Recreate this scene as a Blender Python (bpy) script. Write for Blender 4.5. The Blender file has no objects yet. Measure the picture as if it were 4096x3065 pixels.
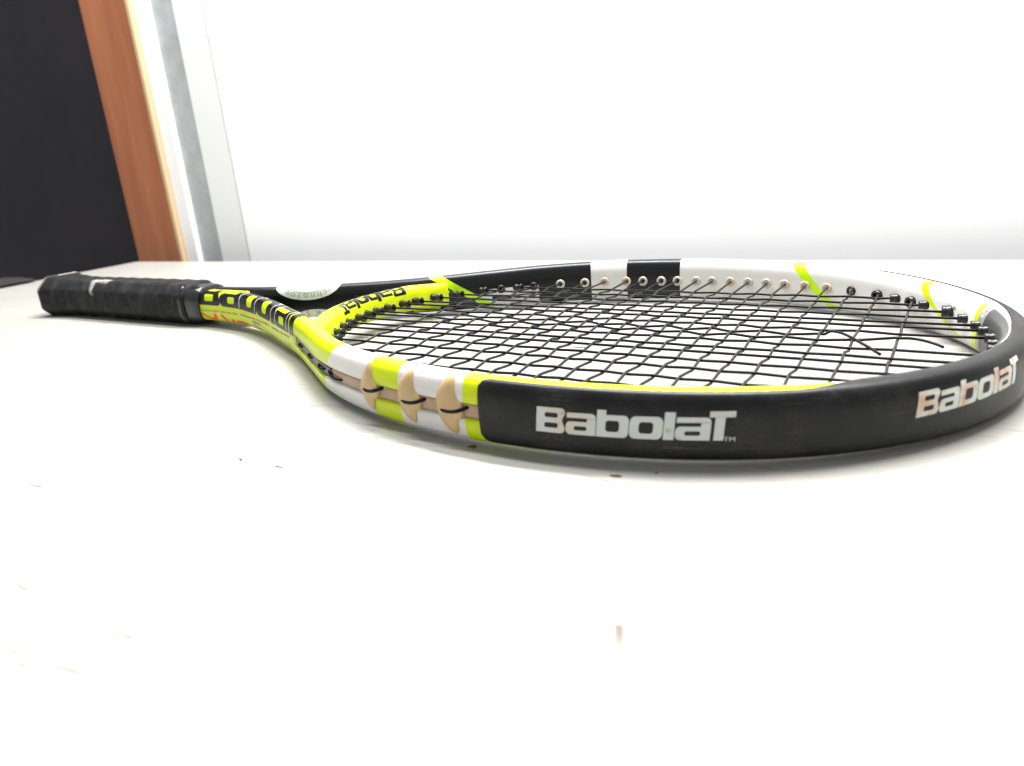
import bpy, bmesh, math, random
import numpy as np
from mathutils import Vector, Matrix

random.seed(7)
SC = 0.001          # everything below is measured in millimetres
ZT = 14.2           # string plane height above the table top, mm
col = bpy.context.scene.collection
scene = bpy.context.scene

# ------------------------------------------------------------------ camera
F_PX, PITCH, YAW, ROLL = 2968.5, math.radians(17.74), math.radians(-32.46), math.radians(-4.89)
CAM = (660.79, -333.73, 90.35)
def cam_rot():
    B = np.array([[1, 0, 0], [0, 0, -1], [0, 1, 0]], float)
    c, s = math.cos(YAW), math.sin(YAW); Rz = np.array([[c, -s, 0], [s, c, 0], [0, 0, 1]])
    c, s = math.cos(PITCH), math.sin(PITCH); Rx = np.array([[1, 0, 0], [0, c, -s], [0, s, c]])
    c, s = math.cos(ROLL), math.sin(ROLL); Rr = np.array([[c, -s, 0], [s, c, 0], [0, 0, 1]])
    return Rr @ Rx @ B @ Rz
R = cam_rot()
cd = bpy.data.cameras.new('camera')
cam = bpy.data.objects.new('camera', cd); col.objects.link(cam)
M = Matrix(((R[0][0], -R[1][0], -R[2][0], CAM[0] * SC),
            (R[0][1], -R[1][1], -R[2][1], CAM[1] * SC),
            (R[0][2], -R[1][2], -R[2][2], (CAM[2] + ZT) * SC),
            (0, 0, 0, 1)))
cam.matrix_world = M
cd.sensor_width = 36.0
cd.lens = F_PX / 4096 * 36.0
cd.clip_start = 0.01; cd.clip_end = 50
cd.dof.use_dof = True
cd.dof.focus_distance = 0.36
cd.dof.aperture_fstop = 11.5
scene.camera = cam

# ------------------------------------------------------------------ world and lamps
w = bpy.data.worlds.new('World'); scene.world = w; w.use_nodes = True
bg = w.node_tree.nodes['Background']
bg.inputs[0].default_value = (0.955, 0.97, 1.0, 1); bg.inputs[1].default_value = 0.40
def area(name, loc, target, sx, sy, power, color):
    l = bpy.data.lights.new(name, 'AREA'); l.shape = 'RECTANGLE'; l.size = sx; l.size_y = sy
    l.energy = power; l.color = color
    o = bpy.data.objects.new(name, l); col.objects.link(o)
    o.location = loc
    o.rotation_euler = (Vector(target) - Vector(loc)).to_track_quat('-Z', 'Y').to_euler()
    return o
area('ceiling_lamp', (0.55, 0.27, 1.05), (0.55, 0.42, 0.0), 0.90, 0.06, 28, (1.0, 0.99, 0.975))
area('room_lamp', (0.20, 0.01, 0.98), (0.20, 0.10, 0.0), 1.2, 0.10, 13, (0.98, 0.985, 1.0))
scene.view_settings.view_transform = 'Standard'
scene.view_settings.look = 'None'
scene.view_settings.exposure = 0.36
scene.cycles.filter_width = 1.15

# ------------------------------------------------------------------ materials
def mat(name, base=(0.8, 0.8, 0.8), rough=0.5, spec=0.5, coat=0.0, metal=0.0, sss=0.0):
    m = bpy.data.materials.new(name); m.use_nodes = True
    b = m.node_tree.nodes['Principled BSDF']
    b.inputs['Base Color'].default_value = (*base, 1)
    b.inputs['Roughness'].default_value = rough
    b.inputs['Specular IOR Level'].default_value = spec
    b.inputs['Coat Weight'].default_value = coat
    b.inputs['Coat Roughness'].default_value = 0.06
    b.inputs['Metallic'].default_value = metal
    if sss:
        b.inputs['Subsurface Weight'].default_value = sss
        b.inputs['Subsurface Radius'].default_value = (1, .6, .3)
        b.inputs['Subsurface Scale'].default_value = 0.002
    return m
class NT:
    def __init__(s, m): s.t = m.node_tree; s.b = s.t.nodes['Principled BSDF']
    def n(s, typ, **k):
        o = s.t.nodes.new(typ)
        for a, v in k.items(): setattr(o, a, v)
        return o
    def link(s, a, b): s.t.links.new(a, b)
    def val(s, x, sock):
        if isinstance(x, (int, float)): sock.default_value = x
        else: s.link(x, sock)
    def math(s, op, a, b=0.0, c=0.0):
        o = s.n('ShaderNodeMath', operation=op)
        s.val(a, o.inputs[0]); s.val(b, o.inputs[1]); s.val(c, o.inputs[2])
        return o.outputs[0]
    def mix(s, f, a, b):
        o = s.n('ShaderNodeMix', data_type='RGBA')
        s.val(f, o.inputs[0])
        for x, i in ((a, 6), (b, 7)):
            if isinstance(x, tuple): o.inputs[i].default_value = (*x, 1)
            else: s.link(x, o.inputs[i])
        return o.outputs[2]
    def noise(s, vec, scale, detail=4, rough=.6):
        o = s.n('ShaderNodeTexNoise'); o.inputs['Scale'].default_value = scale
        o.inputs['Detail'].default_value = detail; o.inputs['Roughness'].default_value = rough
        if vec is not None: s.link(vec, o.inputs['Vector'])
        return o.outputs[0]
    def ramp(s, f, a, b):
        o = s.n('ShaderNodeMapRange'); s.link(f, o.inputs[0])
        o.inputs[1].default_value = a; o.inputs[2].default_value = b
        return o.outputs[0]
    def bump(s, h, strength, dist):
        o = s.n('ShaderNodeBump'); o.inputs['Strength'].default_value = strength
        o.inputs['Distance'].default_value = dist
        s.link(h, o.inputs['Height']); s.link(o.outputs[0], s.b.inputs['Normal'])
    def pos(s):
        return s.n('ShaderNodeNewGeometry').outputs['Position']

YEL = (0.54, 0.65, 0.002); WHT = (0.64, 0.63, 0.615); BLK = (0.006, 0.006, 0.008)
LIME = (0.46, 0.76, 0.004); GRY = (0.30, 0.30, 0.31)
m_yellow = mat('yellow_paint', YEL, .36, .3, .03)
m_black = mat('black_print', (0.005, 0.005, 0.006), .3, .22)
m_outline = mat('silver_print', (0.62, 0.63, 0.60), .35)
m_tape = mat('rubber_tape', (0.007, 0.007, 0.0075), .5, .27)
m_tan = mat('tan_plastic', (0.50, 0.345, 0.165), .38, .45, 0, 0, .15)
m_tan2 = mat('tan_channel', (0.40, 0.27, 0.17), .45, .4, 0, 0, .1)
m_ring = mat('clear_grommet', (0.50, 0.40, 0.31), .32, .5, 0, 0, .15)
m_ring_pale = mat('smoky_grommet', (0.45, 0.41, 0.37), .32, .5, 0, 0, .15)
m_blackplastic = mat('black_plastic', (0.008, 0.008, 0.009), .35, .45)
m_main = mat('main_string', (0.0035, 0.003, 0.004), .4, .18)
m_cross = mat('cross_string', (0.011, 0.0105, 0.011), .42, .3)
m_silver = mat('worn_silver_print', (0.52, 0.53, 0.51), .5)
m_silver2 = mat('stained_silver_print', (0.6, 0.5, 0.42), .45)
m_red = mat('red_print', (0.72, 0.06, 0.02), .35)
m_grey = mat('grey_print', (0.20, 0.21, 0.13), .4)
m_badgegrey = mat('badge_grey_print', (0.30, 0.33, 0.27), .4)
m_whiteprint = mat('white_print', (0.72, 0.72, 0.70), .35)
m_collar = mat('rubber_collar', (0.011, 0.011, 0.012), .22, .5)
m_debris = mat('dark_debris', (0.06, 0.055, 0.03), .8)

# tape: dust and scuffs
t = NT(m_tape); p = t.pos()
mp = t.n('ShaderNodeMapping'); mp.inputs['Scale'].default_value = (1, 1, 1); t.link(p, mp.inputs[0])
n1 = t.noise(p, 900, 3, .7); n2 = t.noise(p, 60, 5, .6)
mz = t.n('ShaderNodeMapping'); mz.inputs['Scale'].default_value = (30, 30, 900); t.link(p, mz.inputs[0])
n3 = t.noise(mz.outputs[0], 1, 3, .6)
dust = t.math('MULTIPLY', t.ramp(n2, .48, .75), t.ramp(n1, .35, .8))
scr = t.math('MULTIPLY', t.ramp(n3, .60, .72), t.ramp(n2, .40, .62))
c = t.mix(t.math('MULTIPLY', dust, .24), (0.005, 0.005, 0.0055), (0.16, 0.155, 0.15))
c = t.mix(t.math('MULTIPLY', scr, .16), c, (0.2, 0.16, 0.13))
t.link(c, t.b.inputs['Base Color'])
t.link(t.ramp(n2, .2, .9), t.b.inputs['Roughness']); t.b.inputs['Roughness'].default_value = .5
rr = t.math('MULTIPLY_ADD', n2, .35, .20); t.link(rr, t.b.inputs['Roughness'])
t.bump(n1, .25, .0003)

# silver logo wear
t = NT(m_silver); n2 = t.noise(t.pos(), 160, 5, .65); n4 = t.noise(t.pos(), 45, 2, .5)
c = t.mix(t.ramp(n4, .48, .70), (0.55, 0.57, 0.55), (0.60, 0.47, 0.36))
c = t.mix(t.math('MULTIPLY', t.ramp(n2, .60, .74), .8), c, (0.20, 0.15, 0.10)); t.link(c, t.b.inputs['Base Color'])

t = NT(m_silver2); n4 = t.noise(t.pos(), 130, 3, .6); n2 = t.noise(t.pos(), 260, 4, .6)
c = t.mix(t.ramp(n4, .46, .68), (0.66, 0.68, 0.64), (0.66, 0.40, 0.25))
c = t.mix(t.math('MULTIPLY', t.ramp(n2, .60, .74), .7), c, (0.16, 0.11, 0.08)); t.link(c, t.b.inputs['Base Color'])

# grip: dusty black with worn pale spots of fixed shape
m_grip = mat('grip_wrap', (0.02, 0.02, 0.021), .6, .15)
t = NT(m_grip); p = t.pos()
sx = t.n('ShaderNodeSeparateXYZ'); t.link(p, sx.inputs[0])
X, Y, Z = sx.outputs
n1 = t.noise(p, 220, 5, .7); n2 = t.noise(p, 1500, 2, .5); n3 = t.noise(p, 70, 3, .6)
def box(t, v, lo, hi, soft=.0012):
    a = t.n('ShaderNodeMapRange', interpolation_type='SMOOTHSTEP'); t.link(v, a.inputs[0]); a.inputs[1].default_value = lo - soft; a.inputs[2].default_value = lo + soft
    b = t.n('ShaderNodeMapRange', interpolation_type='SMOOTHSTEP'); t.link(v, b.inputs[0]); b.inputs[1].default_value = hi + soft; b.inputs[2].default_value = hi - soft
    return t.math('MULTIPLY', a.outputs[0], b.outputs[0])
lean = t.math('MULTIPLY_ADD', Z, .55, X)
wear1 = t.math('MULTIPLY', box(t, X, .070, .092), box(t, Y, -.0095, -.0035, .0012))
wear2 = t.math('MULTIPLY', t.math('MULTIPLY', box(t, lean, .0865, .0915, .0015), box(t, Z, .0200, .0290, .0014)), box(t, Y, -.03, -.008))
wear3 = t.math('MULTIPLY', t.math('MULTIPLY', box(t, X, .002, .0120, .0015), box(t, Z, .022, .034, .0012)), box(t, Y, -.028, .002, .002))
wear4 = t.math('MULTIPLY', box(t, X, .012, .0155, .0012), t.math('MULTIPLY', box(t, Y, -.004, .02), box(t, Z, .028, .04)))
wr = t.math('MAXIMUM', t.math('MAXIMUM', wear1, wear2), t.math('MAXIMUM', wear3, wear4))
wr = t.math('MULTIPLY', wr, t.ramp(n1, .2, .5))
c = t.mix(t.math('MULTIPLY', t.ramp(n1, .45, .8), .5), (0.009, 0.009, 0.0095), (0.040, 0.039, 0.04))
c = t.mix(t.math('MULTIPLY', t.ramp(n3, .5, .75), .25), c, (0.10, 0.10, 0.105))
c = t.mix(wr, c, (0.27, 0.26, 0.25)); t.link(c, t.b.inputs['Base Color'])
t.bump(t.math('ADD', t.math('MULTIPLY', n2, .4), n1), .35, .0005)

# painted frame: colour by position along the tube (s), across it (n) and height (z), all in mm
m_paint = mat('frame_paint', WHT, .30, .28, .03)
t = NT(m_paint)
at_ = t.n('ShaderNodeAttribute', attribute_name='surf')
sp = t.n('ShaderNodeSeparateXYZ'); t.link(at_.outputs['Vector'], sp.inputs[0])
S_, N_, Z_ = sp.outputs
Z2 = t.math('MULTIPLY', Z_, Z_)
def edge(a, b=0.0, c2=0.0):
    """1 where s is beyond a + b z + c z^2"""
    lim = t.math('MULTIPLY_ADD', Z_, b, a)
    if c2: lim = t.math('MULTIPLY_ADD', Z2, c2, lim)
    return t.ramp(t.math('SUBTRACT', S_, lim), -.06, .06)
def both(a, b): return t.math('MULTIPLY', a, b)
def inv(a): return t.math('SUBTRACT', 1.0, a)
dirt = t.noise(t.pos(), 55, 6, .7)
fine = t.noise(t.pos(), 420, 3, .6)
speck = t.math('MULTIPLY', t.ramp(dirt, .62, .80), t.ramp(fine, .45, .7))
white = t.mix(t.math('MULTIPLY', t.ramp(dirt, .45, .8), .35), WHT, (0.70, 0.62, 0.50))
white = t.mix(t.math('MULTIPLY', speck, .55), white, (0.25, 0.20, 0.16))
c = t.mix(0.0, YEL, YEL)
inner = t.ramp(N_, -1.0, -2.0)
c = t.mix(both(t.ramp(N_, -4.0, -4.6), inv(edge(196))), c, BLK)          # inner face of the near arm
c = t.mix(edge(246.5, .77), c, white)
c = t.mix(edge(289), c, YEL)
c = t.mix(edge(307.5), c, white)
c = t.mix(edge(340.5), c, YEL)
c = t.mix(edge(466), c, white)
c = t.mix(both(both(t.ramp(Z_, -8.6, -8.8), edge(372)), inv(edge(700))), c, white)
tipin = t.ramp(N_, -2.4, -2.8)
c = t.mix(both(tipin, edge(543)), c, (0.05, 0.05, 0.048))
c = t.mix(both(tipin, edge(609.3, -.30)), c, GRY)
c = t.mix(both(tipin, edge(614.7, -.10)), c, YEL)
c = t.mix(both(tipin, edge(618.6, -.10)), c, white)
c = t.mix(both(both(edge(650.4, 1.565, -.0566), inv(edge(654.9, 1.61, -.053))), edge(630)), c, YEL)
c = t.mix(both(both(edge(728, 1.04, -.012), inv(edge(735, 1.10, -.0138))), edge(700)), c, LIME)
c = t.mix(edge(816), c, BLK)
c = t.mix(edge(851), c, white)
c = t.mix(edge(875), c, BLK)
low = t.ramp(Z_, .4, .2)
c = t.mix(both(low, both(edge(911), inv(edge(950)))), c, white)
c = t.mix(both(both(t.ramp(Z_, -4.6, -4.8), t.ramp(Z_, -7.6, -7.4)), both(edge(913.5), inv(edge(943)))), c, BLK)
c = t.mix(both(edge(957.5, 1.55), inv(edge(966, 1.62))), c, LIME)
c = t.mix(both(both(t.ramp(Z_, -2.0, -2.1), t.ramp(Z_, -4.2, -4.1)), both(edge(1030, -.6), inv(edge(1040, -.6)))), c, LIME)
zz_ = t.math('SUBTRACT', Z_, 1.4)
lim = t.math('ADD', t.math('MAXIMUM', t.math('MULTIPLY', zz_, 2.1), t.math('MULTIPLY', zz_, -.7)), 970.4)
yb = t.ramp(t.math('SUBTRACT', S_, lim), -.06, .06)
c = t.mix(both(both(both(t.ramp(N_, -3.4, -3.6), yb), inv(edge(996))), t.ramp(Z_, 7.4, 7.2)), c, YEL)
# white badges on the far arm
def ell(cs, cz, rs, rz):
    a = t.math('DIVIDE', t.math('SUBTRACT', S_, cs), rs); b = t.math('DIVIDE', t.math('SUBTRACT', Z_, cz), rz)
    return t.ramp(t.math('ADD', t.math('MULTIPLY', a, a), t.math('MULTIPLY', b, b)), 1.01, .99)
c = t.mix(ell(1066.5, 13.4, 23.5, 11.3), c, (0.64, 0.68, 0.58))
c = t.mix(both(ell(1062.5, -10.5, 15.5, 6.0), inner), c, (0.60, 0.64, 0.54))
t.link(c, t.b.inputs['Base Color'])
t.bump(fine, .03, .0002)

# table: white lacquered wood with fine pores
TV = np.array([0.99866, 0.05174])     # direction of the table's far edge
NV = np.array([-TV[1], TV[0]])
m_table = mat('white_wood', (0.36, 0.36, 0.35), .38, .4)
t = NT(m_table); p = t.pos()
rot = t.n('ShaderNodeMapping'); rot.inputs['Rotation'].default_value = (0, 0, -math.atan2(TV[1], TV[0])); t.link(p, rot.inputs[0])
def stretch(sc):
    q = t.n('ShaderNodeMapping'); q.inputs['Scale'].default_value = sc; t.link(rot.outputs[0], q.inputs[0]); return q.outputs[0]
g1 = t.noise(stretch((70, 900, 1)), 1, 3, .6)
g2 = t.noise(stretch((9, 90, 1)), 1, 4, .6)
g3 = t.noise(stretch((12, 14, 1)), 1, 3, .5)
pore = t.math('MULTIPLY', t.ramp(g1, .55, .66), t.ramp(g3, .40, .58))
c = t.mix(t.ramp(g2, .3, .75), (0.350, 0.346, 0.318), (0.312, 0.312, 0.278))
c = t.mix(t.math('MULTIPLY', pore, .75), c, (0.13, 0.125, 0.105))
# a brownish drip mark and a long faint scratch
sx = t.n('ShaderNodeSeparateXYZ'); t.link(p, sx.inputs[0])
c_ = t.math('SUBTRACT', sx.outputs[0], t.math('MULTIPLY_ADD', sx.outputs[1], -.42, .5155))
d1 = t.n('ShaderNodeMapRange', interpolation_type='SMOOTHSTEP'); t.link(t.math('ABSOLUTE', c_), d1.inputs[0]); d1.inputs[1].default_value = .0016; d1.inputs[2].default_value = .0006
d2 = t.n('ShaderNodeMapRange', interpolation_type='SMOOTHSTEP'); t.link(sx.outputs[1], d2.inputs[0]); d2.inputs[1].default_value = -.2175; d2.inputs[2].default_value = -.2045
d3 = t.ramp(sx.outputs[1], -.2030, -.2036)
drip = t.math('MULTIPLY', t.math('MULTIPLY', d1.outputs[0], d2.outputs[0]), d3)
c = t.mix(t.math('MULTIPLY', drip, .9), c, (0.10, 0.065, 0.048))
t.link(c, t.b.inputs['Base Color'])
t.bump(t.math('ADD', t.math('MULTIPLY', g1, .6), t.math('MULTIPLY', g2, .4)), .16, .0004)

m_wall = mat('wall_plaster', (0.93, 0.93, 0.935), .85, .2)
t = NT(m_wall); t.bump(t.noise(t.pos(), 60, 4, .5), .04, .001)
m_doorway_dark = mat('doorway_dark_fill', (0.012, 0.0115, 0.013), .6, .25)  # near-black colour stands in for the unlit room beyond the opening
t = NT(m_doorway_dark); n = t.noise(t.pos(), 8, 3, .6)
t.link(t.mix(t.ramp(n, .35, .7), (0.014, 0.013, 0.015), (0.022, 0.018, 0.026)), t.b.inputs['Base Color'])
m_wood = mat('brown_wood', (0.35, 0.12, 0.045), .5, .4)
t = NT(m_wood); q = t.n('ShaderNodeMapping'); q.inputs['Scale'].default_value = (60, 60, 5); t.link(t.pos(), q.inputs[0])
n = t.noise(q.outputs[0], 1, 5, .6)
t.link(t.mix(t.ramp(n, .3, .7), (0.30, 0.095, 0.035), (0.40, 0.145, 0.06)), t.b.inputs['Base Color'])
m_rawwood = mat('raw_wood_edge', (0.52, 0.36, 0.21), .6, .3)
m_cement = mat('grey_cement', (0.40, 0.42, 0.42), .8, .2)
t = NT(m_cement); n = t.noise(t.pos(), 35, 6, .7)
t.link(t.mix(t.ramp(n, .3, .7), (0.33, 0.35, 0.35), (0.47, 0.49, 0.49)), t.b.inputs['Base Color'])
m_trim = mat('white_trim', (0.82, 0.82, 0.81), .6, .3)
m_palegrey = mat('pale_grey_trim', (0.74, 0.74, 0.72), .7, .3)
m_cloth = mat('dark_cloth', (0.03, 0.027, 0.028), .9, .1)

# ------------------------------------------------------------------ mesh helpers
def mesh(name, V, Fc, m, parent=None, smooth=True, surf=None):
    me = bpy.data.meshes.new(name)
    V = np.asarray(V, float).copy(); V[:, 2] += ZT
    me.from_pydata([tuple(v * SC) for v in V], [], [tuple(int(i) for i in f) for f in Fc])
    if smooth: me.polygons.foreach_set('use_smooth', [True] * len(me.polygons))
    if surf is not None:
        a = me.attributes.new('surf', 'FLOAT_VECTOR', 'POINT')
        a.data.foreach_set('vector', np.asarray(surf, np.float32).ravel())
    me.materials.append(m); me.update()
    o = bpy.data.objects.new(name, me); col.objects.link(o)
    if parent: o.parent = parent
    return o
def rings_faces(nr, nk, close_ring=True, caps=True, closed_path=False):
    Fc = []
    for i in range(nr if closed_path else nr - 1):
        a = i * nk; b = ((i + 1) % nr) * nk
        for k in range(nk if close_ring else nk - 1):
            k2 = (k + 1) % nk
            Fc.append((a + k, a + k2, b + k2, b + k))
    if caps and close_ring and not closed_path:
        Fc.append(tuple(range(nk))[::-1]); Fc.append(tuple((nr - 1) * nk + k for k in range(nk)))
    return Fc
def tube(name, P, r, m, parent, k=8):
    P = np.asarray(P, float); T = np.gradient(P, axis=0); T /= np.linalg.norm(T, axis=1)[:, None]
    V = []
    for p_, t_ in zip(P, T):
        u = np.cross(t_, [0, 0, 1.]); l = np.linalg.norm(u)
        u = u / l if l > 1e-6 else np.array([1., 0, 0]); v = np.cross(u, t_)
        for j in range(k):
            a = 2 * math.pi * j / k; V.append(p_ + r * (u * math.cos(a) + v * math.sin(a)))
    return mesh(name, V, rings_faces(len(P), k), m, parent)
def lathe(name, o, d, prof, m, parent, k=16, hole=None):
    """prof: (distance along d, radius)"""
    d = np.asarray(d, float); d /= np.linalg.norm(d)
    u = np.cross(d, [0, 0, 1.]); u /= np.linalg.norm(u); v = np.cross(u, d); V = []
    for a_, r in prof:
        for j in range(k):
            a = 2 * math.pi * j / k
            V.append(np.asarray(o) + d * a_ + r * (u * math.cos(a) + v * math.sin(a)))
    return mesh(name, V, rings_faces(len(prof), k), m, parent)
def empty(name, loc):
    o = bpy.data.objects.new(name, None); col.objects.link(o); o.location = loc; o.empty_display_size = .05
    return o
def tag(o, label, cat, group=None):
    o['label'] = label; o['category'] = cat
    if group: o['group'] = group
def boxv(x0, x1, y0, y1, z0, z1):
    V = [(x, y, z) for x in (x0, x1) for y in (y0, y1) for z in (z0, z1)]
    Fc = [(0, 1, 3, 2), (4, 6, 7, 5), (0, 4, 5, 1), (2, 3, 7, 6), (0, 2, 6, 4), (1, 5, 7, 3)]
    return V, Fc
def bevel(o, wdt, seg=3):
    md = o.modifiers.new('bevel', 'BEVEL'); md.width = wdt * SC; md.segments = seg; md.limit_method = 'ANGLE'
    return o

# ------------------------------------------------------------------ setting: table, wall, doorway
E0 = np.array([-265.5, 241.0])                       # far left corner of the table top
def tw(a, n): return E0 + TV * a + NV * n            # along the far edge, away from the camera
tb = empty('table', (0.4, 0, 0)); tag(tb, 'white painted wooden table carrying the racket, pushed near the wall', 'table')
V = []
cs = [tw(0, 0), tw(1500, 0), tw(1500, -1050), tw(-8, -1050)]
for z in (-ZT, -ZT - 24):
    for q in cs: V.append((q[0] - 400, q[1], z))
o = mesh('tabletop', V, [(0, 3, 2, 1), (4, 5, 6, 7), (0, 1, 5, 4), (1, 2, 6, 5), (2, 3, 7, 6), (3, 0, 4, 7)], m_table, tb, smooth=False)
bevel(o, 3.0)
for a_, n_ in ((60, -60), (1440, -60), (60, -990), (1440, -990)):
    q = tw(a_, n_); V, Fc = boxv(q[0] - 425, q[0] - 375, q[1] - 25, q[1] + 25, -ZT - 724, -ZT - 24.5)
    mesh('table_leg', V, Fc, m_table, tb, smooth=False)

GAP = 50.0
def slab(name, a0, a1, n0, n1, z0, z1, m, parent=None, bev=0):
    V = []
    for z in (z0, z1):
        for a_, n_ in ((a0, n0), (a1, n0), (a1, n1), (a0, n1)):
            q = tw(a_, GAP + n_); V.append((q[0], q[1], z))
    o = mesh(name, V, [(3, 2, 1, 0), (4, 5, 6, 7), (0, 1, 5, 4), (1, 2, 6, 5), (2, 3, 7, 6), (3, 0, 4, 7)], m, parent, smooth=False)
    if bev: bevel(o, bev)
    return o
FL = -ZT - 725
o = slab('wall', 151.8, 2600, 0, 80, FL, 1900, m_wall); o['kind'] = 'structure'
V, Fc = boxv(-2600, 3000, -2000, 1500, FL - 20, FL - 1)
m_floor = mat('floor_tile', (0.42, 0.40, 0.37), .5)
o = mesh('floor', V, Fc, m_floor, None, smooth=False); o['kind'] = 'structure'
q = tw(40, GAP)
df = empty('door_frame', (q[0] * SC, q[1] * SC, (FL + ZT) * SC)); tag(df, 'brown wooden door frame with white and grey trim left of the white wall', 'door frame')
def dslab(*a, **k):
    o = slab(*a, **k); o.parent = df; o.matrix_parent_inverse = Matrix.Translation(-df.location); return o
dslab('jamb', -60, 30, -6, 60, FL, 1900, m_wood, bev=2)
dslab('raw_edge', 30.2, 36.5, -9, 55, FL, 1900, m_rawwood, bev=1)
dslab('trim', 36.7, 60, -3, 60, FL, 1900, m_trim, bev=1)
dslab('grey_channel', 60.2, 101.5, 4, 60, FL, 1900, m_cement)
dslab('pale_strip', 101.7, 149.0, 0, 60, FL, 1900, m_palegrey)
dslab('shadow_gap', 149.2, 151.6, 3, 60, FL, 1900, mat('painted_gap_shade', (0.10, 0.10, 0.10), .8))  # dark strip: shade of the gap beside the wall put in as colour
q = tw(-600, GAP + 40)
dr = empty('doorway_dark_fill', (q[0] * SC, q[1] * SC, (FL + ZT) * SC)); tag(dr, 'dark sheet standing in for the unlit doorway left of the brown jamb', 'doorway')  # dark sheet added in place of the shade inside the open doorway
o = slab('panel', -1900, -60.5, 30, 60, FL, 1900, m_doorway_dark, bev=1); o.parent = dr; o.matrix_parent_inverse = Matrix.Translation(-dr.location)
o = slab('latch', -84, -64, 24, 30, 22, 32, m_palegrey, bev=2); o.parent = dr; o.matrix_parent_inverse = Matrix.Translation(-dr.location)
bpy.data.objects['latch'].data.materials[0] = mat('dull_metal', (0.10, 0.10, 0.10), .6)

# dark cloth hanging on the left edge of the table
V = []; Fc = []
nu, nv = 14, 10
for i in range(nu):
    for j in range(nv):
        a_ = -40 + 52 * i / (nu - 1); n_ = -200 + 62 * j / (nv - 1)
        e = max(0, 1 - ((i - nu * .45) / (nu * .55)) ** 2) * max(0, 1 - ((j - nv * .5) / (nv * .55)) ** 2)
        q = tw(a_, n_); V.append((q[0], q[1], -ZT + .4 + 7 * e ** .6 + 1.2 * math.sin(i * 1.7 + j)*e))
for i in range(nu - 1):
    for j in range(nv - 1): Fc.append((i * nv + j, (i + 1) * nv + j, (i + 1) * nv + j + 1, i * nv + j + 1))
o = mesh('cloth', V, Fc, m_cloth)
md = o.modifiers.new('thick', 'SOLIDIFY'); md.thickness = .0008
tag(o, 'crumpled dark cloth lying on the far left edge of the table', 'cloth')

# ------------------------------------------------------------------ racket: centre lines
O_ = (533.4, 172.89, 134.69, -0.2, -0.08, -21.32, -0.12)
def hoop(th, off):
    x0, a, b, e, e2, a2, g = O_
    def P(t):
        c, s = math.cos(t), math.sin(t); ss = s * (1 + e * c + e2 * math.cos(2 * t))
        return np.array([x0 + a * c + a2 * math.cos(2 * t), b * ss * (1 + g * s * s)])
    t = math.radians(th); h = 1e-4
    d = P(t + h) - P(t - h); d = d / np.hypot(*d)
    return P(t) - off * np.array([d[1], -d[0]])
ARM = [(196, 5.6), (216, 6), (245, 9.5), (265, 15), (295, 27), (325, 42), (349, 54.5), (372, 69.3)]
def resample(P, n):
    d = np.r_[0, np.cumsum(np.hypot(*np.diff(P, axis=0).T))]
    t = np.linspace(0, d[-1], n); return np.stack([np.interp(t, d, P[:, 0]), np.interp(t, d, P[:, 1])], 1)
def spline(pts, n=40):
    p = np.array([2 * np.array(pts[0]) - np.array(pts[1])] + [np.array(q, float) for q in pts] + [2 * np.array(pts[-1]) - np.array(pts[-2])]); out = []
    for i in range(1, len(p) - 2):
        for t in np.linspace(0, 1, n, endpoint=False):
            out.append(.5 * ((2 * p[i]) + (-p[i - 1] + p[i + 1]) * t + (2 * p[i - 1] - 5 * p[i] + 4 * p[i + 1] - p[i + 2]) * t * t + (-p[i - 1] + 3 * p[i] - 3 * p[i + 1] + p[i + 2]) * t ** 3))
    out.append(p[-2]); return np.array(out)
def main_path(n=721):
    H = np.array([hoop(t, 6.) for t in np.linspace(222, 360, 200)])
    near = spline([(x, -y) for x, y in ARM] + [tuple(h) for h in H[:8:2]], 30)
    half = resample(np.vstack([near, H[7:]]), n // 2 * 6)
    for _ in range(60): half[1:-1] = .25 * half[:-2] + .5 * half[1:-1] + .25 * half[2:]
    half = resample(half, n // 2 + 1)
    return np.vstack([half, half[::-1][1:] * np.array([1, -1])])
PATH = main_path()
SL = np.r_[0, np.cumsum(np.hypot(*np.diff(PATH, axis=0).T))]; STOT = SL[-1]
TAN = np.gradient(PATH, SL, axis=0); TAN /= np.hypot(TAN[:, 0], TAN[:, 1])[:, None]
def at(s): return np.array([np.interp(s, SL, PATH[:, 0]), np.interp(s, SL, PATH[:, 1])])
def nrm(s):
    tx = np.interp(s, SL, TAN[:, 0]); ty = np.interp(s, SL, TAN[:, 1]); l = math.hypot(tx, ty)
    return np.array([ty, -tx]) / l
def HZ(s):
    x = at(s)[0]; t = min(max((x - 533.4) / 173., -1.2), 1)
    H = 12.61 - .75 * t - 1.09 * t * t; z0 = .05 - 1.05 * t - 2.19 * t * t
    k = min(max((x - 230) / 190, 0), 1); k = k * k * (3 - 2 * k)
    return 10.6 * (1 - k) + H * k, .5 * (1 - k) + z0 * k
WID, PEX = 6.0, 3.0
def n_of_z(s, z):
    H, z0 = HZ(s); q = min(abs((z - z0) / H), .9999); return WID * (1 - q ** PEX) ** (1 / PEX)
def groove(s):
    def gr(s): return min(max((s - 163) / 6, 0), 1) * min(max((350 - s) / 3, 0), 1)
    return max(gr(s), gr(STOT - s))
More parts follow.
